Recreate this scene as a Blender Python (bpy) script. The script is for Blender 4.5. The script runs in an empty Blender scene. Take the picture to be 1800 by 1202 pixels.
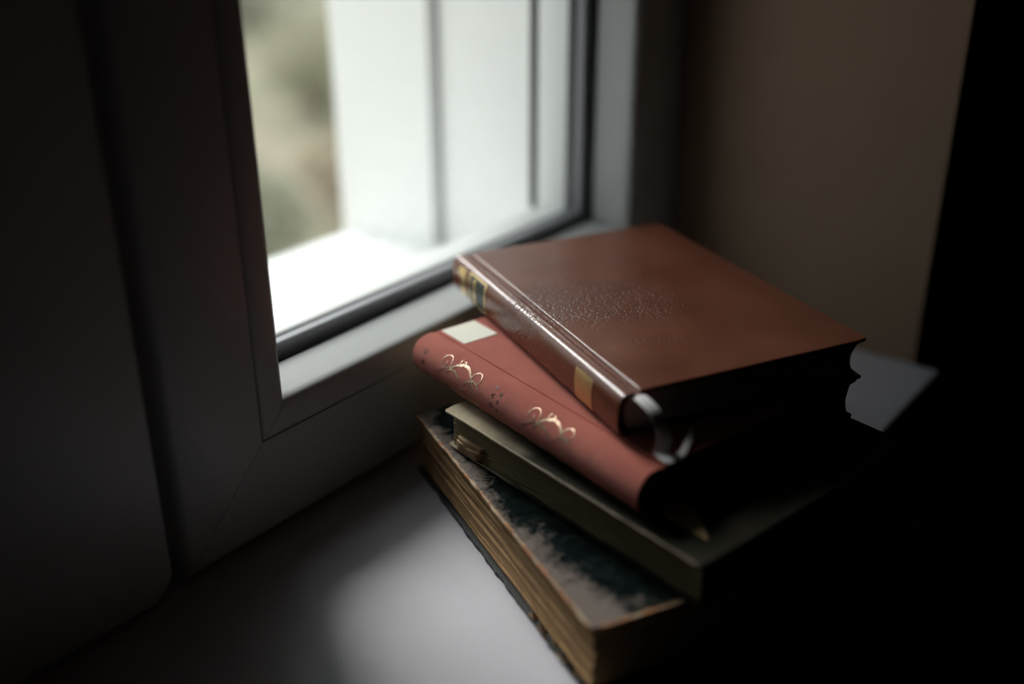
import bpy, bmesh, math, random
from mathutils import Vector, Matrix, noise

random.seed(7)
R = math.radians
C = bpy.context.scene.collection
sc = bpy.context.scene

# ---------------------------------------------------------------- camera, sky, sun, exposure
PITCH, ROLL, YAW, FPX, CAM_H = R(24.95), R(0.2), R(37.85), 1900.0, 0.42
down = Vector((math.sin(ROLL)*math.cos(PITCH), math.cos(ROLL)*math.cos(PITCH), math.sin(PITCH)))
fw = Vector((0, 0, 1)); hz = (fw - down*fw.dot(down)).normalized(); rr = down.cross(hz)
ax = math.cos(YAW)*hz + math.sin(YAW)*rr
az = -down
ay = az.cross(ax)
cd = bpy.data.cameras.new('camera'); cam = bpy.data.objects.new('camera', cd); C.objects.link(cam)
M = Matrix(((ax[0], -ax[1], -ax[2]), (ay[0], -ay[1], -ay[2]), (az[0], -az[1], -az[2]))).to_4x4()
M.translation = (0, 0, CAM_H)
cam.matrix_world = M
cd.sensor_width = 36; cd.lens = FPX/1800*36
cd.clip_start = 0.02; cd.clip_end = 200
cd.dof.use_dof = True; cd.dof.focus_distance = 0.70; cd.dof.aperture_fstop = 1.5
sc.camera = cam

SKY, SUN, SUN_AZ, SUN_EL, SUN_ANG = 2.9, 4.2, 20, 39.5, 23
w = bpy.data.worlds.new('overcast_sky'); sc.world = w; w.use_nodes = True
nt = w.node_tree; nt.nodes.clear()
out = nt.nodes.new('ShaderNodeOutputWorld'); bg = nt.nodes.new('ShaderNodeBackground')
tc = nt.nodes.new('ShaderNodeTexCoord'); sx = nt.nodes.new('ShaderNodeSeparateXYZ')
rp = nt.nodes.new('ShaderNodeValToRGB')
rp.color_ramp.elements[0].position = 0.0; rp.color_ramp.elements[0].color = (.50, .53, .54, 1)
rp.color_ramp.elements[1].position = 1.0; rp.color_ramp.elements[1].color = (.96, 1.0, 1.03, 1)
nt.links.new(tc.outputs['Generated'], sx.inputs[0]); nt.links.new(sx.outputs['Z'], rp.inputs[0])
nt.links.new(rp.outputs[0], bg.inputs['Color']); bg.inputs['Strength'].default_value = SKY
nt.links.new(bg.outputs[0], out.inputs[0])
w.cycles.sampling_method = 'AUTOMATIC'

sd = bpy.data.lights.new('hazy_sun', 'SUN'); sd.energy = SUN; sd.angle = R(SUN_ANG); sd.color = (1.0, .97, .95)
so = bpy.data.objects.new('hazy_sun', sd); C.objects.link(so)
sdir = Vector((math.sin(R(SUN_AZ))*math.cos(R(SUN_EL)), math.cos(R(SUN_AZ))*math.cos(R(SUN_EL)), math.sin(R(SUN_EL))))
so.rotation_euler = sdir.to_track_quat('Z', 'Y').to_euler(); so.location = (2, 4, 4)

sc.view_settings.view_transform = 'Standard'; sc.view_settings.look = 'None'
sc.view_settings.exposure = 0.0; sc.view_settings.gamma = 1.0; sc.view_settings.use_curve_mapping = False

# ---------------------------------------------------------------- helpers
def tag(o, label=None, cat=None, group=None, kind=None):
    if label: o['label'] = label
    if cat: o['category'] = cat
    if group: o['group'] = group
    if kind: o['kind'] = kind
    return o

def link(name, me, mat=None, parent=None, smooth=False):
    o = bpy.data.objects.new(name, me); C.objects.link(o)
    if mat: me.materials.append(mat)
    if parent: o.parent = parent
    if smooth:
        me.polygons.foreach_set('use_smooth', [True]*len(me.polygons))
    return o

def sharp(me, deg=35):
    try: me.set_sharp_from_angle(angle=R(deg))
    except Exception: pass

def pyobj(name, V, F, mat=None, parent=None, smooth=False, ang=35):
    me = bpy.data.meshes.new(name); me.from_pydata([tuple(v) for v in V], [], F); me.update()
    o = link(name, me, mat, parent, smooth)
    bm = bmesh.new(); bm.from_mesh(me); bmesh.ops.recalc_face_normals(bm, faces=bm.faces); bm.to_mesh(me); bm.free()
    if smooth: sharp(me, ang)
    return o

def bmobj(name, bm, mat=None, parent=None, smooth=False, ang=35):
    me = bpy.data.meshes.new(name); bmesh.ops.recalc_face_normals(bm, faces=bm.faces); bm.to_mesh(me); bm.free()
    o = link(name, me, mat, parent, smooth)
    if smooth: sharp(me, ang)
    return o

def empty(name, loc, rz=0):
    o = bpy.data.objects.new(name, None); C.objects.link(o); o.location = loc; o.rotation_euler = (0, 0, rz)
    o.empty_display_size = .02
    return o

def add_box(bm, x0, x1, y0, y1, z0, z1, bev=0, seg=2):
    r = bmesh.ops.create_cube(bm, size=1)
    vs = r['verts']
    for v in vs:
        v.co = (x0 + (v.co.x+.5)*(x1-x0), y0 + (v.co.y+.5)*(y1-y0), z0 + (v.co.z+.5)*(z1-z0))
    if bev:
        es = {e for v in vs for e in v.link_edges}
        bmesh.ops.bevel(bm, geom=list(es), offset=bev, segments=seg, affect='EDGES', profile=.6)

def box(name, x0, x1, y0, y1, z0, z1, mat=None, parent=None, bev=0, seg=2):
    bm = bmesh.new(); add_box(bm, x0, x1, y0, y1, z0, z1, bev, seg)
    return bmobj(name, bm, mat, parent, bool(bev))

# ---------------------------------------------------------------- materials
class N:
    def __init__(s, name):
        s.m = bpy.data.materials.new(name); s.m.use_nodes = True
        s.t = s.m.node_tree; s.b = s.t.nodes['Principled BSDF']
        s.tc = None
    def n(s, typ, **kw):
        x = s.t.nodes.new(typ)
        for k, v in kw.items():
            if k in x.inputs: x.inputs[k].default_value = v
            else: setattr(x, k, v)
        return x
    def l(s, a, b): s.t.links.new(a, b)
    def obj(s):
        if not s.tc: s.tc = s.n('ShaderNodeTexCoord')
        return s.tc.outputs['Object']
    def mapped(s, scale=(1, 1, 1), rot=(0, 0, 0)):
        mp = s.n('ShaderNodeMapping'); mp.inputs['Scale'].default_value = scale; mp.inputs['Rotation'].default_value = rot
        s.l(s.obj(), mp.inputs['Vector']); return mp.outputs[0]
    def noise(s, scale, detail=4, rough=.55, vec=None, dist=0):
        x = s.n('ShaderNodeTexNoise'); x.inputs['Scale'].default_value = scale; x.inputs['Detail'].default_value = detail
        x.inputs['Roughness'].default_value = rough; x.inputs['Distortion'].default_value = dist
        s.l(vec or s.obj(), x.inputs['Vector']); return x.outputs['Fac']
    def ramp(s, fac, stops):
        r = s.n('ShaderNodeValToRGB'); e = r.color_ramp.elements
        while len(e) < len(stops): e.new(.5)
        for i, (p, c) in enumerate(stops):
            e[i].position = p; e[i].color = (*c, 1) if len(c) == 3 else c
        s.l(fac, r.inputs[0]); return r.outputs[0]
    def math(s, op, a, b=None, clamp=False):
        x = s.n('ShaderNodeMath', operation=op); x.use_clamp = clamp
        for i, v in enumerate((a, b)):
            if v is None: continue
            if isinstance(v, (int, float)): x.inputs[i].default_value = v
            else: s.l(v, x.inputs[i])
        return x.outputs[0]
    def mrange(s, v, a, b, c=0., d=1.):
        x = s.n('ShaderNodeMapRange'); x.clamp = True
        s.l(v, x.inputs['Value'])
        for k, q in zip(('From Min', 'From Max', 'To Min', 'To Max'), (a, b, c, d)): x.inputs[k].default_value = q
        return x.outputs[0]
    def mix(s, fac, a, b):
        x = s.n('ShaderNodeMix', data_type='RGBA')
        for k, v in ((0, fac), (6, a), (7, b)):
            if isinstance(v, (int, float)): x.inputs[k].default_value = v
            elif isinstance(v, tuple): x.inputs[k].default_value = (*v, 1)
            else: s.l(v, x.inputs[k])
        return x.outputs[2]
    def bump(s, h, strength=.3, dist=.001, prev=None):
        x = s.n('ShaderNodeBump'); x.inputs['Strength'].default_value = strength; x.inputs['Distance'].default_value = dist
        s.l(h, x.inputs['Height'])
        if prev is not None: s.l(prev, x.inputs['Normal'])
        return x.outputs[0]
    def xyz(s):
        x = s.n('ShaderNodeSeparateXYZ'); s.l(s.obj(), x.inputs[0]); return x.outputs
    def set(s, **kw):
        for k, v in kw.items():
            i = s.b.inputs[k.replace('_', ' ')]
            if isinstance(v, tuple): i.default_value = (*v, 1)
            elif isinstance(v, (int, float)): i.default_value = v
            else: s.l(v, i)
        return s.m

def plain(name, col, rough=.5, var=.06, nscale=60, bump=0, **kw):
    k = N(name); f = k.noise(nscale, 4)
    c = k.mix(f, tuple(x*(1-var) for x in col), tuple(min(1, x*(1+var)) for x in col))
    m = k.set(Base_Color=c, Roughness=rough, **kw)
    if bump: k.set(Normal=k.bump(f, bump, .0005))
    return m

MT = {}
# white PVC, lacquered sill, rubber, metal
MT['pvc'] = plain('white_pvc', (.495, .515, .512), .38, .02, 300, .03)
k = N('sill_laminate'); f = k.noise(900, 3)
sc_ = k.noise(70, 5, .6, k.mapped((1, 3, 1)))
MT['sill'] = k.set(Base_Color=k.mix(k.noise(9, 3), (.53, .52, .565), (.57, .56, .605)), Roughness=k.mrange(sc_, .35, .7, .44, .54), Normal=k.bump(f, .10, .0003))
MT['lit_lip'] = plain('white_pvc_lit_outside', (.86, .865, .85), .35, .02, 60)  # outer sash lip: same pvc, paler to put stronger daylight into its colour
MT['rubber'] = plain('black_rubber', (.012, .014, .015), .45)
MT['spacer'] = plain('grey_spacer_metal', (.20, .205, .225), .4)
MT['seam'] = plain('weld_seam_shadow_line', (.03, .03, .03), .8)
MT['plaster_out'] = plain('white_outer_plaster', (.91, .91, .89), .85, .03, 90, .15)
MT['sill_out'] = plain('white_coated_outer_sill', (.82, .83, .82), .4, .02, 40)
MT['rail_grey'] = plain('grey_corner_profile', (.42, .42, .42), .5)
MT['gap_shade'] = plain('dark_gap_shade', (.05, .055, .05), .9)  # dark strip put in for the shade of the recess beside the frame
MT['wall_in'] = plain('beige_wall_paint', (.27, .18, .12), .8, .05, 35, .1)
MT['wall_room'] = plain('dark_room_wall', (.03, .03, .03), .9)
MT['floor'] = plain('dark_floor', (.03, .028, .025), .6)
MT['blocker'] = plain('grey_blocker_slats', (.35, .35, .34), .6)
k = N('window_glass')
tr = k.n('ShaderNodeBsdfTransparent'); tr.inputs[0].default_value = (.968, .976, .972, 1)
gl = k.n('ShaderNodeBsdfGlossy'); gl.inputs['Roughness'].default_value = .02
ge = k.n('ShaderNodeNewGeometry'); fr = k.n('ShaderNodeFresnel')
k.l(k.mrange(ge.outputs['Backfacing'], 0, 1, 1.45, 1/1.45), fr.inputs[0])   # same reflectance entering and leaving a thin pane
front = fr.outputs[0]
mx = k.n('ShaderNodeMixShader'); k.l(front, mx.inputs[0]); k.l(tr.outputs[0], mx.inputs[1]); k.l(gl.outputs[0], mx.inputs[2])
k.l(mx.outputs[0], k.t.nodes['Material Output'].inputs['Surface']); MT['glass'] = k.m

def leather(name, spine):
    k = N(name)
    x, y, z = k.xyz()
    vor = k.n('ShaderNodeTexVoronoi', feature='DISTANCE_TO_EDGE'); vor.inputs['Scale'].default_value = 235
    dm = k.n('ShaderNodeVectorMath', operation='ADD')
    nz = k.n('ShaderNodeTexNoise'); nz.inputs['Scale'].default_value = 120; nz.inputs['Detail'].default_value = 3
    k.l(k.obj(), nz.inputs['Vector'])
    sc2 = k.n('ShaderNodeVectorMath', operation='SCALE'); sc2.inputs['Scale'].default_value = .0014
    k.l(nz.outputs['Color'], sc2.inputs[0])
    k.l(k.mapped((1.0, 1.5, 1.0), (0, 0, .5)), dm.inputs[0]); k.l(sc2.outputs[0], dm.inputs[1]); k.l(dm.outputs[0], vor.inputs['Vector'])
    crack = k.mrange(vor.outputs['Distance'], 0, .13)
    # crackled bands: one diagonal band from the hinge across the board, patches elsewhere
    wob = k.noise(28, 3)
    if spine:
        band = k.mrange(k.math('ABSOLUTE', k.math('ADD', k.math('SUBTRACT', y, .135), k.math('MULTIPLY', k.math('SUBTRACT', wob, .5), .06))), .02, .05, 1, 0)
        mask = k.math('MAXIMUM', band, k.mrange(k.noise(16, 2), .52, .66, 0, .35))
    else:
        d = k.math('SUBTRACT', k.math('ADD', y, k.math('MULTIPLY', x, .30)), .140)
        d = k.math('ABSOLUTE', k.math('ADD', d, k.math('MULTIPLY', k.math('SUBTRACT', wob, .5), .07)))
        band = k.mrange(d, .024, .05, 1, 0)
        fade = k.mrange(x, .095, .14, 1, .0)
        d2 = k.math('ABSOLUTE', k.math('SUBTRACT', k.math('ADD', y, k.math('MULTIPLY', x, .30)), .0715))
        b2 = k.math('MULTIPLY', k.mrange(d2, .002, .007, .7, 0), k.mrange(k.math('ABSOLUTE', k.math('SUBTRACT', x, .06)), .015, .03, 1, 0))
        mask = k.math('MAXIMUM', k.math('MULTIPLY', band, fade), b2)
        mask = k.math('MAXIMUM', mask, k.mrange(k.noise(20, 2), .60, .72, 0, .3))
    hgt = k.math('MULTIPLY', crack, mask)
    hgt = k.math('ADD', hgt, k.math('MULTIPLY', k.math('SUBTRACT', 1, mask), 1.0))
    fine = k.noise(700, 3)
    tone = k.noise(14, 5, .6)
    col = k.ramp(tone, [(.3, (.112, .033, .017)), (.55, (.14, .043, .022)), (.75, (.17, .055, .028))])
    edge = k.math('MULTIPLY', k.mrange(vor.outputs['Distance'], 0, .12, 1, 0), k.math('MULTIPLY', mask, .8))
    col = k.mix(edge, col, (.05, .014, .008))
    nb = k.bump(fine, .06, .0003)
    nb = k.bump(hgt, .30 if spine else .48, .0005, nb)
    return k.set(Base_Color=col, Roughness=.25 if spine else k.mrange(tone, .3, .7, .32, .42), Normal=nb, Specular_IOR_Level=.5, Coat_Weight=0.0 if spine else .15, Coat_Roughness=.22)
MT['leather'] = leather('brown_leather', False)
MT['leather_spine'] = leather('brown_leather_spine', True)

def cloth(name, axis):
    k = N(name)
    def wave(rot):
        wv = k.n('ShaderNodeTexWave', wave_type='BANDS', bands_direction='X'); wv.inputs['Scale'].default_value = 390
        wv.inputs['Distortion'].default_value = .6; wv.inputs['Detail'].default_value = 1; wv.inputs['Detail Scale'].default_value = 3
        k.l(k.mapped((1, 1, 1), rot), wv.inputs['Vector']); return wv.outputs['Fac']
    h = k.math('ADD', wave((0, 0, 0)) if axis == 'x' else wave((0, R(45), 0)), wave((0, 0, R(90))))
    t = k.noise(22, 5, .6)
    fib = k.mrange(h, .3, 1.7)
    col = k.ramp(t, [(.3, (.56, .115, .068)), (.6, (.70, .175, .11)), (.8, (.76, .225, .15))])
    col = k.mix(k.math('MULTIPLY', k.math('SUBTRACT', 1, fib), .75), col, (.20, .028, .022))
    dirt = k.mrange(k.noise(40, 4, .7), .55, .75, 0, .45)
    col = k.mix(dirt, col, (.25, .075, .05))
    return k.set(Base_Color=col, Roughness=.8, Normal=k.bump(h, .8, .0004), Sheen_Weight=.15)
MT['cloth'] = cloth('red_book_cloth', 'x'); MT['cloth_spine'] = cloth('red_book_cloth_spine', 'z')

k = N('gold_foil')
MT['gold'] = k.set(Base_Color=k.mix(k.noise(300, 3), (.62, .44, .20), (.78, .60, .32)), Metallic=1.0, Roughness=k.mrange(k.noise(500, 3), .3, .7, .25, .45))
k = N('worn_gold_foil')
wf = k.mrange(k.noise(420, 4, .7), .42, .58)
MT['gold_worn'] = k.set(Base_Color=k.mix(wf, (.34, .16, .10), (.44, .36, .25)), Metallic=k.mrange(k.noise(420, 4, .7), .42, .58, .3, .8), Roughness=.5)
k = N('dull_gold_foil')
MT['gold_dull'] = k.set(Base_Color=k.mix(k.noise(160, 4), (.55, .36, .13), (.74, .58, .30)), Metallic=.8, Roughness=.42)
MT['ink'] = plain('black_ink', (.018, .02, .02), .45)
MT['label_green'] = plain('dark_green_label', (.008, .016, .014), .42)
MT['paper_label'] = plain('cream_paper_label', (.72, .70, .60), .8, .04, 80)
MT['ribbon'] = plain('white_satin_ribbon', (.86, .84, .84), .3, .03, 300, Sheen_Weight=.4)
MT['ribbon_red'] = plain('dark_red_ribbon', (.20, .012, .010), .5)

def pages(name, c0, c1, freq=9000, rough=.85):
    k = N(name)
    n1 = k.noise(1, 6, .7, k.mapped((60, 60, freq*.16)))
    n2 = k.noise(25, 5, .6)
    c = k.mix(k.mrange(n1, .35, .65), c0, c1)
    c = k.mix(k.mrange(n2, .5, .8, 0, .5), c, tuple(x*.6 for x in c0))
    oi = k.n('ShaderNodeObjectInfo')
    c = k.mix(k.mrange(oi.outputs['Random'], 0, 1, 0, .6), c, tuple(x*.5 for x in c0))
    return k.set(Base_Color=c, Roughness=rough, Normal=k.bump(n1, .4, .0004))
MT['pages_white'] = pages('white_paper_edges', (.55, .55, .50), (.68, .68, .62))
MT['pages_olive'] = pages('yellowed_paper_edges', (.20, .16, .08), (.30, .25, .14))
MT['pages_brown'] = pages('browned_paper_edges', (.36, .20, .085), (.60, .39, .19), 5000)

# olive grey paper cover with pale worn edge
k = N('grey_beige_cover')
x, y, z = k.xyz()
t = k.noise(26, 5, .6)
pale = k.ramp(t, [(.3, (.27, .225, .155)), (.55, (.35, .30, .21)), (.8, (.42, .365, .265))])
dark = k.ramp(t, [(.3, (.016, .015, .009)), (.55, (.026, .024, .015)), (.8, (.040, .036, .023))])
# light at the head end (small y), red book's shade beyond, painted as colour
lit_end = k.mrange(k.math('ADD', y, k.math('MULTIPLY', k.math('SUBTRACT', k.noise(45, 5, .65), .5), .05)), .028, .085, 1, 0)
col = k.mix(lit_end, dark, pale)
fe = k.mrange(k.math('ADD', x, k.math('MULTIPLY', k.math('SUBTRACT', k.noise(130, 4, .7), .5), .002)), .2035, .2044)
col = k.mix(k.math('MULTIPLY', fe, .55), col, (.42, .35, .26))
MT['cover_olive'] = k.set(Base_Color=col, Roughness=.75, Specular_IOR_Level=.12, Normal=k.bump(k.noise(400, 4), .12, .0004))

# dark marbled cover, scuffed towards the fore edge and corner
k = N('dark_marbled_cover')
x, y, z = k.xyz()
t = k.noise(60, 6, .65, None, 1.2)
base = k.ramp(t, [(.35, (.003, .005, .005)), (.5, (.006, .010, .010)), (.62, (.014, .019, .018)), (.8, (.005, .007, .007))])
wn = k.math('ADD', k.math('MULTIPLY', k.noise(38, 6, .75), .65), k.math('MULTIPLY', k.noise(150, 5, .7, None, .8), .35))
near = k.mrange(x, .208, .234)
corner = k.math('MULTIPLY', k.mrange(y, .19, .255), k.mrange(x, .15, .215))
sc1 = k.math('ADD', near, k.math('MULTIPLY', corner, .55))
scuff = k.mrange(k.math('ADD', k.math('MULTIPLY', sc1, .50), k.math('MULTIPLY', k.math('SUBTRACT', wn, .5), 1.5)), .27, .50)
col = k.mix(k.math('MULTIPLY', scuff, .85), base, (.205, .17, .15))
speck = k.mrange(k.noise(170, 3, .6), .62, .68, 0, .8)
col = k.mix(k.math('MULTIPLY', speck, scuff), col, (.02, .02, .02))
e1 = k.mrange(k.math('ADD', x, k.math('MULTIPLY', k.math('SUBTRACT', k.noise(110, 5, .7), .5), .006)), .2325, .2345)
e2 = k.mrange(k.math('ADD', y, k.math('MULTIPLY', k.math('SUBTRACT', k.noise(110, 5, .7), .5), .006)), .2585, .2610)
ed = k.math('MAXIMUM', e1, k.math('MULTIPLY', e2, k.mrange(x, .15, .2)))
col = k.mix(k.math('MULTIPLY', ed, .9), col, k.ramp(k.noise(90, 3), [(.4, (.42, .20, .10)), (.6, (.50, .40, .27))]))
MT['cover_dark'] = k.set(Base_Color=col, Roughness=k.mrange(scuff, 0, 1, .6, .85), Specular_IOR_Level=.0, Normal=k.bump(k.math('ADD', wn, k.noise(300, 4)), .25, .0006))
MT['leather_red_old'] = plain('old_dark_red_leather', (.06, .012, .009), .5, .2, 60, .2)
MT['lit_tan'] = plain('painted_light_tan', (.66, .47, .26), .9, .12, 120, .2)
MT['torn'] = plain('torn_brown_paper', (.40, .27, .15), .9, .25, 200, .3)
MT['torn_dark'] = plain('torn_dark_paper', (.03, .034, .033), .7, .3, 200, .3)

# outdoors
k = N('garden_ground'); MT['ground'] = k.set(Base_Color=k.ramp(k.noise(1.6, 4, .6), [(.34, (.125, .135, .07)), (.44, (.25, .205, .15)), (.52, (.13, .135, .08)), (.6, (.29, .255, .18)), (.7, (.15, .155, .075))]), Roughness=.95)
MT['leaf_a'] = plain('dull_green_leaf', (.17, .175, .115), .6, .35, 4)
MT['leaf_b'] = plain('yellow_green_leaf', (.27, .25, .15), .6, .3, 4)
MT['leaf_c'] = plain('dry_beige_grass', (.34, .28, .19), .8, .25, 4)
MT['bark'] = plain('grey_bark', (.13, .11, .085), .9, .2, 30)

# ---------------------------------------------------------------- setting: room shell and window wall
X_WALL, Y_ROOM, F = .893, .246, .493
HEAD = 1.25
BLOCK_Z = .56                    # bottom edge of the added slats that block sky outside the right casement
YB = .626                     # back of the window reveal / front of outer plaster
bm = bmesh.new()
add_box(bm, X_WALL, 2.4, Y_ROOM, .4915, -.9, 1.6)
add_box(bm, .905, 2.4, .4915, YB, -.9, 1.6)
add_box(bm, -2.0, -.36, Y_ROOM, YB, -.9, 1.6)
add_box(bm, -.36, .905, Y_ROOM, YB, -.9, -.032)
add_box(bm, -.36, .905, Y_ROOM, YB, HEAD, 1.6)
tag(bmobj('wall_front', bm, MT['wall_in']), 'beige painted window wall and its reveal beside the sill', kind='structure')
bm = bmesh.new()
add_box(bm, .84, 2.4, YB, .905, -1.3, 1.7)
add_box(bm, -2.0, -.31, YB, .905, -1.3, 1.7)
add_box(bm, -.31, .84, YB, .905, -1.3, -.06)
add_box(bm, -.31, .84, YB, .905, HEAD, 1.7)
tag(bmobj('wall_outside', bm, MT['plaster_out']), 'bright white outer plaster reveal seen through the glass', kind='structure')
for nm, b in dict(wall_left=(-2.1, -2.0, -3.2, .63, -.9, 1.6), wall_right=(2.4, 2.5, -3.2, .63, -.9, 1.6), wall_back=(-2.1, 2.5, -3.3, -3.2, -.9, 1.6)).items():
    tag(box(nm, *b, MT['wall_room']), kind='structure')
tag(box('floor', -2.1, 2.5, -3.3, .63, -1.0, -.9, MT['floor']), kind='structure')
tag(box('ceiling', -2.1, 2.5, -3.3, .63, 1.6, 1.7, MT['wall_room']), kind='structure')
# inner sill board (rounded nose) and sloping outer sill
tag(box('trim_1', -.36, X_WALL, .222, .56, -.030, 0, MT['sill'], None, .004, 4), 'smooth white window sill board under the books', kind='structure')
V = []
for xx in (-.31, .84):
    for (yy, zz) in ((.588, .036), (.588, .030), (.893, -.006), (.893, -.040), (.897, -.040), (.897, .0), (.893, .0012)):
        V.append((xx, yy, zz))
n = 7
Fc = [[i, (i+1) % n, n+(i+1) % n, n+i] for i in range(n)] + [list(range(n))[::-1], list(range(n, 2*n))]
tag(pyobj('trim_2', V, Fc, MT['sill_out']), 'white sloping outer sill outside the glass', kind='structure')

# ---------------------------------------------------------------- windows
def ring_side(bmx, x0, x1, z0, z1, prof, side, gap=.00015):
    """prismatic piece of a mitred frame; prof = closed list of (inset, y)"""
    A, B = [], []
    for v, y in prof:
        if side == 'bottom': A.append((x0+v+gap, y, z0+v)); B.append((x1-v-gap, y, z0+v))
        if side == 'top': A.append((x1-v-gap, y, z1-v)); B.append((x0+v+gap, y, z1-v))
        if side == 'left': A.append((x0+v, y, z1-v-gap)); B.append((x0+v, y, z0+v+gap))
        if side == 'right': A.append((x1-v, y, z0+v+gap)); B.append((x1-v, y, z1-v-gap))
    a = [bmx.verts.new(p) for p in A]; b = [bmx.verts.new(p) for p in B]
    m = len(prof)
    for i in range(m):
        bmx.faces.new((a[i], a[(i+1) % m], b[(i+1) % m], b[i]))
    bmx.faces.new(a[::-1]); bmx.faces.new(b)

def ring(name, rect, prof, mat, parent, smooth=False, gap=0):
    bmx = bmesh.new()
    for s in ('bottom', 'top', 'left', 'right'): ring_side(bmx, *rect, prof, s, gap)
    return bmobj(name, bmx, mat, parent, smooth, 50)

def casement(name, x0, x1, z0, z1, stile_extra=0):
    root = empty(name, ((x0+x1)/2, .53, 0)); inv = Matrix.Translation(-root.location)
    rect = (x0, x1, z0, z1)
    sash = [(0, .506), (.0006, .501), (.0022, .4968), (.0048, .4942), (.0085, F), (.0685, F), (.0700, F+.0002), (.0704, F+.0014), (.0704, .5585), (0, .5585)]
    lit_lip = [(0, .5587), (.0955, .5587), (.0965, .5600), (.0965, .5950), (.094, .597), (0, .597)]
    bead = [(.0708, F+.0014), (.0710, F+.0008), (.0716, F+.0003), (.0735, F-.0003), (.0800, F-.0006), (.0870, F-.0003), (.0905, F+.0012), (.0922, F+.0036), (.0930, F+.0075), (.0965, .5305), (.0890, .531), (.0709, .531)]
    gask = [(.088, .5312), (.0967, .5307), (.0982, .5318), (.0990, .5332), (.088, .5334)]
    spac = [(.086, .5382), (.1058, .5382), (.1066, .539), (.1066, .5456), (.1058, .5464), (.086, .5464)]
    gout = [(.086, .5515), (.1045, .5515), (.1030, .5580), (.086, .5580)]
    gap_prof = [(.060, .5975), (.0975, .5975), (.0975, .6040), (.060, .6040)]
    nm = dict(bottom='bottom_rail', top='top_rail', left='stile', right='stile')
    for s in ('bottom', 'left', 'right', 'top'):
        b = bmesh.new(); ring_side(b, *rect, sash, s, .0002); bmesh.ops.transform(b, matrix=inv, verts=b.verts)
        p = bmobj(nm[s], b, MT['pvc'], root, True, 40)
        b = bmesh.new(); ring_side(b, *rect, bead, s, .0002); bmesh.ops.transform(b, matrix=inv, verts=b.verts)
        bmobj('glazing_bead', b, MT['pvc'], p, True, 40)
        b = bmesh.new(); ring_side(b, *rect, lit_lip, s, .0001); bmesh.ops.transform(b, matrix=inv, verts=b.verts)
        bmobj('lit_outer_lip', b, MT['lit_lip'], p, True, 40)
    for nme, pr, m in (('gasket', gask, 'rubber'), ('spacer_bar', spac, 'spacer'), ('outer_gasket', gout, 'rubber')):
        o = ring(nme, rect, pr, MT[m], root); o.data.transform(inv)
    for s in ('left', 'right'):
        b = bmesh.new(); ring_side(b, *rect, gap_prof, s); bmesh.ops.transform(b, matrix=inv, verts=b.verts)
        bmobj('gap_shade_strip', b, MT['gap_shade'], root)
    for ya, yb in ((.5338, .5376), (.5470, .5508)):
        o = box('glass_pane', x0+.084, x1-.084, ya, yb, z0+.084, z1-.084, MT['glass'], root); o.data.transform(inv)
    return root, inv

w1, inv1 = casement('window_1', .3045, .9025, .0012, HEAD-.02)
tag(w1, 'white casement window beside the stack of books', kind='structure')
w2, inv2 = casement('window_2', -.345, .2945, .0012, HEAD-.02)
tag(w2, 'dark white casement at the left of the sill', kind='structure')
# wide meeting stile of the left casement, with its rounded foot
b = bmesh.new()
oc = [(.168, HEAD-.03), (.168, .0035), (.2825, .0035)]+[(.2825+.013*math.sin(R(a)), .0165-.013*math.cos(R(a))) for a in (15, 30, 45, 60, 75, 90)]+[(.2955, HEAD-.03)]
fa = [b.verts.new((x_, .4910, z_)) for x_, z_ in oc]; fb = [b.verts.new((x_, .4968, z_)) for x_, z_ in oc]
b.faces.new(fa); b.faces.new(fb[::-1])
for q in range(len(oc)): b.faces.new((fa[q], fb[q], fb[(q+1) % len(oc)], fa[(q+1) % len(oc)]))
bmesh.ops.bevel(b, geom=[e for e in b.edges if all(abs(v.co.y-.4910) < 1e-5 for v in e.verts)], offset=.0022, segments=3, affect='EDGES')
bmesh.ops.transform(b, matrix=inv2, verts=b.verts)
bmobj('meeting_cover_strip', b, MT['pvc'], w2, True)
# fixed outer frame behind both sashes
bm = bmesh.new()
add_box(bm, -.36, .904, .6045, .625, -.0305, .028)
add_box(bm, -.36, .904, .6045, .625, HEAD-.05, HEAD-.0005)
add_box(bm, -.3595, -.31, .6045, .625, .0285, HEAD-.0505)
add_box(bm, .838, .9035, .6045, .625, .0285, HEAD-.0505)
add_box(bm, .278, .322, .6045, .625, .0285, HEAD-.0505)
tag(bmobj('trim_3', bm, MT['pvc']), 'white fixed window frame behind the casements', kind='structure')
bm = bmesh.new(); add_box(bm, .833, .8445, .745, .756, -.004, HEAD-.002, .0012, 2)
tag(bmobj('trim_4', bm, MT['rail_grey'], None, True), 'thin grey vertical profile on the outer reveal', kind='structure')
# unseen slats added to cut sky light: low at left, halfway at right
bm = bmesh.new()
for i in range(27):
    z = .17 + i*.0385
    add_box(bm, -.309, .299, .640, .648, z, z+.037, .002, 1)
sh = bmobj('sky_blocker', bm, MT['blocker'], w2, True); sh.data.transform(inv2); sh['kind'] = 'stuff'
bm = bmesh.new()
for i in range(17):
    z = BLOCK_Z + i*.0385
    add_box(bm, .301, .839, .640, .648, z, z+.037, .002, 1)
sh = bmobj('sky_blocker', bm, MT['blocker'], w1, True); sh.data.transform(inv1); sh['kind'] = 'stuff'

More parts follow.
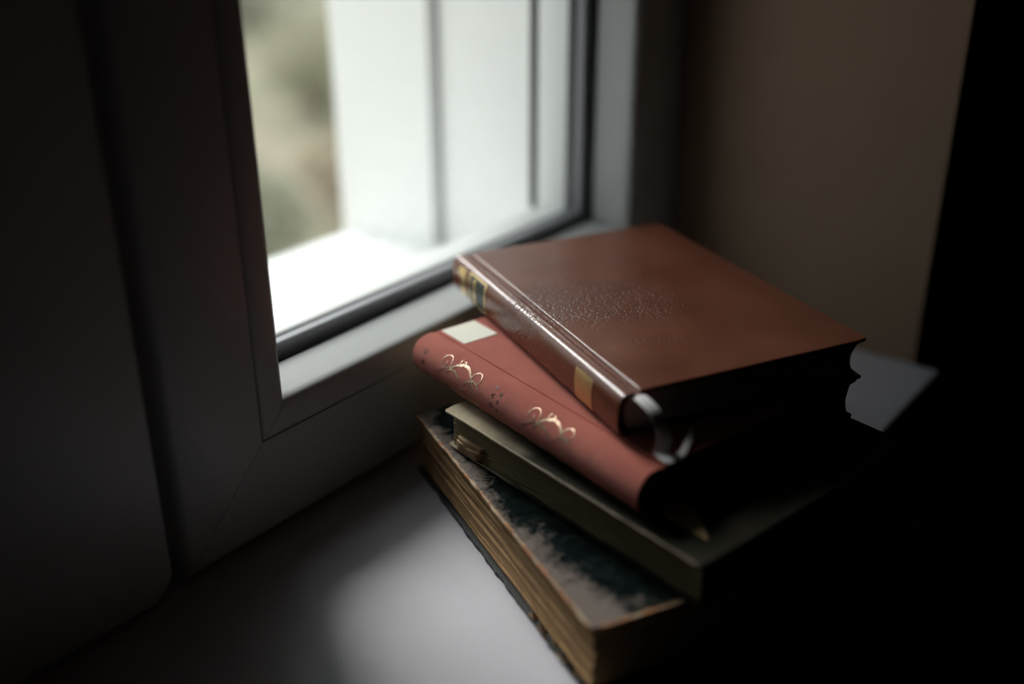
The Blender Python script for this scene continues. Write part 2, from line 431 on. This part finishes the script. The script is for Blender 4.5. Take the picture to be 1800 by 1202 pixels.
# ---------------------------------------------------------------- books
def spine_fn(T, e, ridge, groove, cover, gd, k=.85, kz=.95):
    """outline of the outer skin of a spine, from top joint to bottom joint, plus P(t)"""
    def arc(t):
        a = t*math.pi/2
        c, s = math.cos(a), math.sin(a)
        return Vector((e*(1-max(c, 0)**k), 0, T/2+(T/2-.0003)*(abs(s)**kz)*(1 if s > 0 else -1)))
    joint = [(cover, T-gd*.85), (groove+.0008, T-gd), (groove-.0006, T-gd*.97), ((groove*.55+ridge*.45), T-gd*.6), (ridge+.0008, T-gd*.14), (ridge, T), ((ridge+e)/2, T-.00002)]
    top = [Vector((a, 0, z)) for a, z in joint]
    mid = [arc(1-2*i/26) for i in range(27)]
    bot = [Vector((a, 0, T-z)) for a, z in reversed(joint)]
    return top+mid+bot, arc

def extrude_strip(name, pts, th, L0, L1, nseg, mat, parent, wob=0, seed=0):
    """thick sheet with cross-section pts extruded along y; th inward (+x side)"""
    m = len(pts); inner = []
    for i, p in enumerate(pts):
        a = pts[max(0, i-1)]; b = pts[min(m-1, i+1)]; t = (b-a).normalized()
        nrm = Vector((-t.z, 0, t.x))
        inner.append((p, nrm))
    V, Fc = [], []
    for s in range(nseg+1):
        y = L0+(L1-L0)*s/nseg
        for (p, nrm) in inner:
            dz = wob*noise.noise(Vector((p.x*60+seed, y*22, p.z*60)))
            V.append((p.x, y, p.z+dz))
        for (p, nrm) in inner:
            q = p+nrm*th
            dz = wob*noise.noise(Vector((p.x*60+seed, y*22, p.z*60)))
            V.append((q.x, y, q.z+dz))
    for s in range(nseg):
        a = s*2*m; b = a+2*m
        for i in range(m-1):
            Fc.append((a+i, a+i+1, b+i+1, b+i)); Fc.append((a+m+i, b+m+i, b+m+i+1, a+m+i+1))
        Fc.append((a, b, b+m, a+m)); Fc.append((a+m-1, a+2*m-1, b+2*m-1, b+m-1))
    for a in (0, nseg*2*m):
        for i in range(m-1): Fc.append((a+i, a+m+i, a+m+i+1, a+i+1))
    return pyobj(name, V, Fc, mat, parent, True, 60)

def board(name, x0, x1, y0, y1, z0, z1, mat, parent, jit=0, nx=14, ny=40, rough=0, seed=0, round_fe=0, sag=None, bev=.0007):
    """cover board as a closed grid slab with softly rounded edges"""
    V, Fc = [], []
    r = (z1-z0)*.45
    def grid(top):
        base = len(V)
        for j in range(ny+1):
            for i in range(nx+1):
                u, v = i/nx, j/ny
                x = x0+(x1-x0)*u; y = y0+(y1-y0)*v
                if jit:
                    if i == nx: x += jit*(noise.noise(Vector((y*90, seed, 0)))+.6*noise.noise(Vector((y*260, seed, 4)))-.5*(top is False))
                    if j in (0, ny): y += jit*.8*noise.noise(Vector((x*90, seed+9, 0)))*(1 if j else -1)
                if round_fe and j in (0, ny) and i == nx:
                    x -= round_fe; y += round_fe*(1 if j == 0 else -1)
                z = z1 if top else z0
                if rough: z += rough*noise.noise(Vector((x*40+seed, y*40, 2)))
                if sag: z += sag(u, v)
                V.append((x, y, z))
        return base
    # inset ring top gives rounded edges
    a = grid(True); b = grid(False)
    w_ = nx+1
    for i in range(nx):
        for j in range(ny):
            p = a+j*w_+i; Fc.append((p, p+1, p+1+w_, p+w_))
            q = b+j*w_+i; Fc.append((q, q+w_, q+1+w_, q+1))
    for i in range(nx):
        for j in (0, ny):
            p = a+j*w_+i; q = b+j*w_+i; Fc.append((p, q, q+1, p+1))
    for j in range(ny):
        for i in (0, nx):
            p = a+j*w_+i; q = b+j*w_+i; Fc.append((p, p+w_, q+w_, q))
    o = pyobj(name, V, Fc, mat, parent, True, 50)
    bv = o.modifiers.new('soft_edges', 'BEVEL'); bv.width = min(r, bev); bv.segments = 3; bv.limit_method = 'ANGLE'; bv.angle_limit = R(50)
    return o

def page_block(name, xs, xf, y0, y1, z0, z1, mat, parent, concave=0, convex=0, nz=26, ny=20, jit=.0003, seed=0):
    """text block: rounded back, fore edge hollowed by `concave`, thin page steps"""
    V, Fc = [], []
    for j in range(ny+1):
        y = y0+(y1-y0)*j/ny
        for i in range(nz+1):
            t = i/nz; zz = 2*t-1
            bow = concave*(1-zz*zz)
            x = xf-bow+jit*(random.random()-.5)*2+.0006*noise.noise(Vector((y*30, t*3+seed, 0)))
            V.append((x, y, z0+(z1-z0)*t))
        for i in range(nz, -1, -1):
            t = i/nz; zz = 2*t-1
            V.append((xs-convex*(1-zz*zz), y, z0+(z1-z0)*t))
    m = 2*(nz+1)
    for j in range(ny):
        for i in range(m):
            p = j*m+i; q = j*m+(i+1) % m; Fc.append((p, q, q+m, p+m))
    for j in (0, ny):
        for i in range(nz):
            p = j*m+i; s = j*m+m-1-i; Fc.append((p, p+1, s-1, s))
    return pyobj(name, V, Fc, mat, parent)

def patch(name, fn, s0, s1, t0, t1, off, mat, parent, ns=10, nt=14, th=.00012):
    """thin curved label following the spine: fn(t) -> point"""
    V, Fc = [], []
    def P(s, t, o):
        a = fn(t); b = fn(t+.01); tt = (b-a).normalized(); nr = Vector((-tt.z, 0, tt.x))
        if nr.x > 0 and abs(t) < .9: nr = -nr
        q = a+nr*o; return (q.x, s, q.z)
    for o in (off, off-th):
        for i in range(ns+1):
            for j in range(nt+1):
                V.append(P(s0+(s1-s0)*i/ns, t0+(t1-t0)*j/nt, o))
    w_ = nt+1; B = (ns+1)*w_
    for i in range(ns):
        for j in range(nt):
            p = i*w_+j
            Fc.append((p, p+1, p+1+w_, p+w_)); Fc.append((B+p, B+p+w_, B+p+1+w_, B+p+1))
    for i in range(ns):
        for j in (0, nt):
            p = i*w_+j; Fc.append((p, p+w_, B+p+w_, B+p))
    for j in range(nt):
        for i in (0, ns):
            p = i*w_+j; Fc.append((p, p+1, B+p+1, B+p))
    return pyobj(name, V, Fc, mat, parent, True)

def onspine(fn, s, t, off):
    a = fn(t); b = fn(t+.01); tt = (b-a).normalized(); nr = Vector((-tt.z, 0, tt.x))
    if nr.x > 0 and abs(t) < .9: nr = -nr
    q = a+nr*off
    return Vector((q.x, s, q.z)), nr

def stroke(V, Fc, fn, pts, wd, off=.00016, arclen=.017):
    """foil line along (s, t) points on a spine; wd = width in metres"""
    n = len(pts); base = len(V)
    for i in range(n):
        a = pts[max(0, i-1)]; b = pts[min(n-1, i+1)]
        ds, dt = b[0]-a[0], (b[1]-a[1])*arclen
        l = math.hypot(ds, dt) or 1
        ws = (wd[i] if isinstance(wd, list) else wd)*.72
        ps, pt = -dt/l*ws/2, ds/l*ws/2/arclen
        for sg in (1, -1):
            for o in (off, .00002):
                V.append(onspine(fn, pts[i][0]+sg*ps, pts[i][1]+sg*pt, o)[0])
    for i in range(n-1):
        p = base+i*4; q = p+4
        Fc += [(p, q, q+2, p+2), (p, p+1, q+1, q), (p+2, q+2, q+3, p+3)]

def spiral(cs, ct, r0, r1, a0, a1, n=26, arclen=.017):
    out = []
    for i in range(n+1):
        u = i/n; a = a0+(a1-a0)*u; r = r0+(r1-r0)*u
        out.append((cs+r*math.sin(a), ct+r*math.cos(a)/arclen))
    return out

def spine_text(name, fn, text, s, t, size, mat, parent, arclen=.017):
    cu = bpy.data.curves.new('lettering_curve', 'FONT'); cu.body = text; cu.size = size; cu.align_x = 'CENTER'
    cu.resolution_u = 3; cu.offset = size*.012
    tmp = bpy.data.objects.new('lettering_tmp', cu); C.objects.link(tmp)
    dg = bpy.context.evaluated_depsgraph_get(); me = bpy.data.meshes.new_from_object(tmp.evaluated_get(dg))
    bpy.data.objects.remove(tmp); bpy.data.curves.remove(cu)
    for v in me.vertices:
        p, _ = onspine(fn, s+v.co.y, t+v.co.x/arclen, .00014); v.co = p
    me.name = name
    return link(name, me, mat, parent)

# ---- bottom book: big old volume, spine to the right, browned fore edge towards the window side
def place(local, a, world):
    """origin for a thing rotated by a (deg) so that the local xy lands on world xy"""
    ca, sa = math.cos(R(a)), math.sin(R(a))
    return (world[0]-ca*local[0]+sa*local[1], world[1]-sa*local[0]-ca*local[1])

W4, L4, T4 = .235, .262, .0465
ang = 153
ox, oy = place((W4, L4), ang, (.377, .241))
old = empty('old_book', (ox, oy, 0), R(ang))
tag(old, 'large old book with dark scuffed cover and browned pages at the stack bottom', 'book', 'books stacked on the window sill')
sag = lambda u, v: -.0035*max(0, (v-.86)/.14)**2*max(0, (u-.55)/.45)
board('front_cover', .012, W4, 0, L4, T4-.0032, T4, MT['cover_dark'], old, .0011, 24, 90, .0005, 3, .002)
board('back_cover', .012, W4+.0005, 0, L4, .0002, .0034, MT['torn_dark'], old, .0009, 16, 150, .0004, 8, .003)
pts, fn4 = spine_fn(T4, .007, .008, .0105, .013, .0015)
extrude_strip('spine', pts, .0015, 0, L4, 20, MT['leather_red_old'], old, .0003, 5)
# gatherings: one slab of folded sheets after another, each with its own wavy fore edge
z = .0036; n4 = 11; rem = T4-.0035-.0036
hs = [random.uniform(.7, 1.3) for _ in range(n4)]; tot = sum(hs)
for g in range(n4):
    h = hs[g]/tot*rem; V = []; Fc = []
    ny, nz = 30, 4
    off = -.0030-.0026*random.random()
    ph = random.uniform(0, 9)
    for j in range(ny+1):
        y = .004+(L4-.0075)*j/ny
        for i in range(nz+1):
            t = i/nz
            bulge = .0007*(1-(2*t-1)**2)
            x = W4+off+bulge+.0009*noise.noise(Vector((y*26, ph, t)))+.0004*(random.random()-.5)
            wv = .0006*noise.noise(Vector((y*18, ph*.2, 0)))
            V.append((x, y+.0006*(random.random()-.5)*(j == ny), z+h*(t*.90+.05)+wv))
        V.append((.009, y, z+h*.98)); V.append((.009, y, z+h*.02))
    m = nz+3
    for j in range(ny):
        for i in range(m):
            p = j*m+i; q = j*m+(i+1) % m; Fc.append((p, q, q+m, p+m))
    Fc.append(tuple(range(m))); Fc.append(tuple(range(ny*m, ny*m+m))[::-1])
    pyobj('gathering', V, Fc, MT['pages_brown'], old, True, 40)
    z += h
# torn scraps along the lower board
V, Fc = [], []
V2, F2 = [], []
for q in range(18):
    y = random.choice((random.uniform(.17, .262), random.uniform(.19, .245))); x = W4-.001+random.uniform(-.001, .0018); l = random.uniform(.002, .008); hh = random.uniform(.001, .0042)
    A, B = (V, Fc) if q % 3 else (V2, F2)
    b0 = len(A); tw = random.uniform(-.0012, .0012); z0 = .0028+random.uniform(0, .0012)
    for dx in (0, .0006):
        A += [(x-.004+dx, y-l/2, z0-.0006), (x+dx+.0004, y-l/2*.7, z0), (x+dx, y+l/2, z0), (x-.004+dx, y+l/2, z0-.0006), (x+tw+dx, y+l*.1, z0+hh), (x+tw*.5+dx, y-l*.25, z0+hh*.6)]
    B += [(b0, b0+1, b0+5), (b0+5, b0+1, b0+4), (b0+1, b0+2, b0+4), (b0+4, b0+2, b0+3), (b0+6, b0+11, b0+7), (b0+11, b0+10, b0+7), (b0+7, b0+10, b0+8), (b0+10, b0+9, b0+8),
          (b0+1, b0+7, b0+8, b0+2), (b0+2, b0+8, b0+10, b0+4), (b0+1, b0+7, b0+11, b0+5)]
pyobj('torn_edge_scraps', V, Fc, MT['torn'], old)['kind'] = 'stuff'
pyobj('torn_cover_scraps', V2, F2, MT['torn_dark'], old)['kind'] = 'stuff'

# ---- third book down: grey-beige soft cover, fore edge towards the viewer's left
W3, L3, T3 = .205, .226, .0285
ang = 167.5; Z3 = T4+.0009
ox, oy = place((W3, L3), ang, (.4235, .205))
grey = empty('grey_book', (ox, oy, Z3), R(ang))
tag(grey, 'olive book with beige lit end and dark shade painted on lying directly under the red book', 'book', 'books stacked on the window sill')
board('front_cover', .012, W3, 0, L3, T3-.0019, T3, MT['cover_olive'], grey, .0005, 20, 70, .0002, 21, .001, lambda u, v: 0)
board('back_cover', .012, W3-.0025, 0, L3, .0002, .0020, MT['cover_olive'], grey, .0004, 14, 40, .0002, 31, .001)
pts, fn3 = spine_fn(T3, .010, .0105, .0122, .0135, .0008, .9)
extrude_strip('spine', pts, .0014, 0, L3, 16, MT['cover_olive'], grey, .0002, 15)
page_block('page_block', .010, W3-.0045, .005, L3-.003, .0022, T3-.0021, MT['pages_olive'], grey, .0006, .004, 30, 20, .00035, 2)
# frayed corner of sheets poking out near the head
for i, (dx, dy, zz, hh) in enumerate(((.0030, .022, .0022, .0034), (.0040, .025, .0059, .0030), (.0033, .023, .0092, .0028))):
    V = []; Fc = []
    nn = 10
    for j in range(nn+1):
        u = j/nn; y = .010+i*.001+dy*1.15*u
        prof = min(1, .55+u*3, (1-u)*9)*(.85+.15*math.sin(u*9+i*2))
        x = W3-.0045+dx*max(0, prof)
        for zf in (0, .35, .65, 1):
            V.append((x+.0005*(random.random()-.5), y, zz+hh*zf+.0008*u))
        V.append((W3-.02, y, zz+hh)); V.append((W3-.02, y, zz))
    for j in range(nn):
        for q in range(6):
            p = j*6+q; p2 = j*6+(q+1) % 6; Fc.append((p, p2, p2+6, p+6))
    Fc.append(tuple(range(6))); Fc.append(tuple(range(nn*6, nn*6+6))[::-1])
    pyobj('frayed_sheets', V, Fc, MT['torn'], grey, True, 40)

V, Fc = [], []
ol = [(.1835, .1640), (.1700, .1660), (.1655, .1750), (.1668, .1850), (.1705, .1950), (.1770, .2040), (.1838, .2120), (.1843, .1950)]  # outline of the lit spot, laid on the cover as tan colour
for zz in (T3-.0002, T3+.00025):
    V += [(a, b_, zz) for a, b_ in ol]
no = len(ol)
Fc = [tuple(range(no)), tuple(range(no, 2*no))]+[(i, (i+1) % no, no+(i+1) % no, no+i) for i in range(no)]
pyobj('lit_patch', V, Fc, MT['lit_tan'], grey)['label'] = 'tan patch painted for the lit spot on the cover'

# ---- red cloth book with gold tooled spine
W2, L2, T2 = .195, .2275, .0285
Z2 = Z3+T3+.0007
red = empty('red_book', (.438, .2545, Z2), R(-15))
tag(red, 'red cloth book with gold scrollwork on its spine under the brown leather book', 'book', 'books stacked on the window sill')
pts, fn2 = spine_fn(T2, .0135, .0165, .0195, .0215, .0011, 1.0)
extrude_strip('spine', pts, .0012, -.0004, L2+.0004, 40, MT['cloth_spine'], red, .0002, 40)
board('front_cover', .021, W2, 0, L2, T2-.0024, T2-.0001, MT['cloth'], red, .0002, 16, 40, .0002, 51, .001)
board('back_cover', .021, W2, 0, L2, .0001, .0025, MT['cloth'], red, .0002, 10, 20, 0, 61, .001)
page_block('page_block', .014, W2-.004, .003, L2-.003, .0026, T2-.0026, MT['pages_olive'], red, .003, .007, 24, 8, .0002, 5)
box('paper_sticker', .0235, .052, L2-.0300, L2-.0015, T2-.0001, T2+.00025, MT['paper_label'], red, .0001, 1)['label'] = 'cream paper sticker at the head of the red cover'

def ornament(s0, s1, seed):
    """symmetric scroll: big volutes either side of a palmette, mirrored about the spine's middle"""
    V, Fc = [], []
    ln = s1-s0; c = (s0+s1)/2
    for mir in (1, -1):
        q = lambda pts: [(s, t*mir) for s, t in pts]
        stroke(V, Fc, fn2, q(spiral(c+ln*.34, .44, .0066, .0012, -2.4, 5.6, 40)), .0009)
        stroke(V, Fc, fn2, q(spiral(c-ln*.33, .46, .0070, .0012, 3.6, -4.4, 40)), .0010)
        lf = [(c+ln*.28-ln*.6*u, .18+.50*math.sin(math.pi*u)) for u in [i/24 for i in range(25)]]
        stroke(V, Fc, fn2, q(lf), [.0006+.0018*math.sin(math.pi*i/24) for i in range(25)])
        lf = [(c-ln*.06+ln*.34*u, .12+.62*u*(1.2-u)) for u in [i/14 for i in range(15)]]
        stroke(V, Fc, fn2, q(lf), [.0022*math.sin(math.pi*(i+1)/16) for i in range(15)])
        lf = [(c-ln*.10-ln*.38*u, .08+.30*math.sin(math.pi*u)) for u in [i/14 for i in range(15)]]
        stroke(V, Fc, fn2, q(lf), [.0016*math.sin(math.pi*(i+1)/16) for i in range(15)])
        stroke(V, Fc, fn2, q(spiral(c+ln*.05, .72, .0034, .0009, 1.0, 7.0, 26)), .0007)
        lf = [(c+ln*.5-ln*.25*u, .02+.34*u) for u in [i/10 for i in range(11)]]
        stroke(V, Fc, fn2, q(lf), .0007)
    return pyobj('gold_ornament', V, Fc, MT['gold_worn'], red)
ornament(.146, .199, 1)['label'] = 'gold scroll ornament near the head of the spine'
ornament(.054, .104, 2)['label'] = 'gold scroll ornament near the tail of the spine'
spine_text('lettering', fn2, 'A  B  C', L2-.0150, .06, .0052, MT['ink'], red)
spine_text('lettering', fn2, 'B  O  G  A  P', L2-.0935, .02, .0040, MT['ink'], red)
spine_text('lettering', fn2, 'H  A  P  K', L2-.1000, .10, .0038, MT['ink'], red)

# ---- brown leather book on top
W1, L1, T1 = .182, .25, .0288
Z1 = Z2+T2+.0007
brown = empty('brown_book', (.46394, .28494, Z1), R(-27.5))
tag(brown, 'brown crackled leather book with a gold and green spine label on top of the stack', 'book', 'books stacked on the window sill')
pts, fn1 = spine_fn(T1, .0080, .0092, .0125, .0152, .0021, .62, .8)
extrude_strip('spine', pts, .0013, -.0003, L1+.0003, 40, MT['leather_spine'], brown, .0002, 70)
board('front_cover', .0150, W1, 0, L1, T1-.0024, T1, MT['leather'], brown, .0002, 20, 40, .0003, 81, .0012, None, .00105)
board('back_cover', .0150, W1, 0, L1, .0001, .0025, MT['leather'], brown, .0002, 10, 20, 0, 91, .0012)
page_block('page_block', .011, W1-.0035, .004, L1-.004, .0027, T1-.0026, MT['pages_white'], brown, .0065, .004, 30, 10, .0001, 9)
lab = patch('title_label', fn1, .189, .2185, -.56, .56, .00025, MT['label_green'], brown); lab['label'] = 'dark green title label with gold border'
for s0, s1, t0, t1 in ((.1885, .1908, -.60, .60), (.2167, .2190, -.60, .60), (.1908, .2167, .52, .62), (.1908, .2167, -.62, -.52)):
    patch('gold_border', fn1, s0, s1, t0, t1, .0004, MT['gold'], lab, 4, 10)
V, Fc = [], []
for t in [-.36+.12*i for i in range(7)]:
    stroke(V, Fc, fn1, [(.2085+.0024*math.sin(u*2.4+t*9), t+.045*math.cos(u*2)) for u in [i*.35 for i in range(9)]], .0012, .0005, .016)
pyobj('gold_lettering', V, Fc, MT['gold'], lab)
hd = patch('gold_band', fn1, .2255, .2345, -.45, .50, .0003, MT['gold'], brown); hd['label'] = 'gold band near the head of the spine'
patch('gold_boss', fn1, .2345, .2385, .12, .46, .0003, MT['gold'], hd, 4, 8)
patch('gold_square', fn1, .030, .0515, -.50, .44, .0003, MT['gold_dull'], brown)['label'] = 'worn gold square near the tail of the spine'
# ribbon marker: out of the tail, over the edge, curling on the red cover
def ribbon(name, path, wdir, wd, mat, parent, th=.00025):
    V, Fc = [], []
    P = [Vector(p) for p in path]
    # catmull-rom
    S = []; Wd = []
    for i in range(len(P)-1):
        p0, p1, p2, p3 = P[max(0, i-1)], P[i], P[i+1], P[min(len(P)-1, i+2)]
        w1_, w2_ = Vector(wdir[i]), Vector(wdir[i+1])
        for q in range(8):
            t = q/8
            S.append(.5*((2*p1)+(p2-p0)*t+(2*p0-5*p1+4*p2-p3)*t*t+(3*p1-p0-3*p2+p3)*t**3)); Wd.append(w1_.lerp(w2_, t).normalized())
    S.append(P[-1]); Wd.append(Vector(wdir[-1]).normalized())
    for i, (s, wv) in enumerate(zip(S, Wd)):
        tg = (S[min(i+1, len(S)-1)]-S[max(i-1, 0)]).normalized(); nr = tg.cross(wv).normalized()
        for o in (0, th):
            for sg in (-.5, 0, .5):
                V.append(s+wv*wd*sg+nr*(o+.0004*(1-abs(sg)*2)))
    for i in range(len(S)-1):
        a = i*6; b = a+6
        for q in ((0, 1), (1, 2)):
            Fc.append((a+q[0], a+q[1], b+q[1], b+q[0])); Fc.append((a+3+q[0], b+3+q[0], b+3+q[1], a+3+q[1]))
        Fc.append((a, b, b+3, a+3)); Fc.append((a+2, a+5, b+5, b+2))
    Fc += [(0, 3, 4, 1), (1, 4, 5, 2)]; e = (len(S)-1)*6; Fc += [(e, e+1, e+4, e+3), (e+1, e+2, e+5, e+4)]
    return pyobj(name, V, Fc, mat, parent, True, 60)
rb = ribbon('ribbon_marker', [(.0150, .008, .0240), (.0128, -.0045, .0262), (.0146, -.0150, .0232), (.0165, -.0215, .0158), (.0170, -.0240, .0078), (.0145, -.0260, .0018), (.0165, -.0335, .0012), (.0270, -.0290, .0018), (.0405, -.0170, .0050)],
            [(1, 0, .0), (1, .1, 0), (1, .2, 0), (1, .1, 0), (.9, -.4, 0), (.9, -.5, 0), (.8, .6, .1), (.4, .9, .2), (.2, .9, .4)], .0088, MT['ribbon'], brown)
rb['label'] = 'white satin ribbon marker curling out of the tail'

# ---------------------------------------------------------------- garden below the window
gm = bmesh.new(); bmesh.ops.create_grid(gm, x_segments=60, y_segments=60, size=30)
for v in gm.verts:
    v.co.y += 31.0; v.co.z = -2.2+.12*noise.noise(Vector((v.co.x*.5, v.co.y*.5, 0)))+.05*max(0, v.co.y-6)
tag(bmobj('ground', gm, MT['ground']), 'dry grassy garden ground outside the window', kind='structure')
def shrub(name, loc, rx, rz, nleaf, mat, label, cat, seed, leaf=.09):
    random.seed(seed)
    root = empty(name, loc); tag(root, label, cat, 'plants in the garden outside')
    V, Fc = [], []
    for i in range(nleaf):
        d = Vector((random.gauss(0, 1), random.gauss(0, 1), random.gauss(0, 1))).normalized()*(random.random()**.4)
        c = Vector((d.x*rx, d.y*rx, rz+.12+d.z*rz))
        a = Vector((random.gauss(0, 1), random.gauss(0, 1), random.gauss(0, 1))).normalized(); b_ = a.orthogonal().normalized()
        l = leaf*random.uniform(.6, 1.3); b0 = len(V)
        V += [c-a*l*.5, c+b_*l*.24, c+a*l*.5, c-b_*l*.24]; Fc.append((b0, b0+1, b0+2, b0+3))
    f = pyobj('foliage', V, Fc, mat, root); f['kind'] = 'stuff'
    V, Fc = [], []
    for i in range(7):
        a = i*.9; b0 = len(V); tip = Vector((math.cos(a)*rx*.6, math.sin(a)*rx*.6, rz*1.4))
        for (p, r_) in ((Vector((0, 0, -.15)), .03), (tip*.5+Vector((0, 0, .1)), .018), (tip, .006)):
            for q in range(5): V.append(p+Vector((r_*math.cos(q*1.2566), r_*math.sin(q*1.2566), 0)))
        for s in (0, 1):
            for q in range(5): Fc.append((b0+s*5+q, b0+s*5+(q+1) % 5, b0+s*5+5+(q+1) % 5, b0+s*5+5+q))
        Fc.append(tuple(b0+10+q for q in range(5)))
    pyobj('stem', V, Fc, MT['bark'], root)
    return root
shrub('garden_shrub', (3.75, 5.0, -2.2), .5, .42, 1400, MT['leaf_a'], 'dull green shrub nearest the window', 'shrub', 11)
shrub('garden_shrub', (7.4, 8.2, -2.1), .6, .45, 1600, MT['leaf_b'], 'yellow-green bush standing behind the dull green shrub', 'shrub', 12)
shrub('garden_shrub', (10.0, 12.4, -2.0), 1.3, .9, 1800, MT['leaf_a'], 'widest dark green bush farthest from the window', 'shrub', 13, .14)
shrub('dry_grass_clump', (5.6, 5.6, -2.2), .6, .3, 1200, MT['leaf_c'], 'low clump of dry beige grass between the bushes', 'grass', 14, .14)
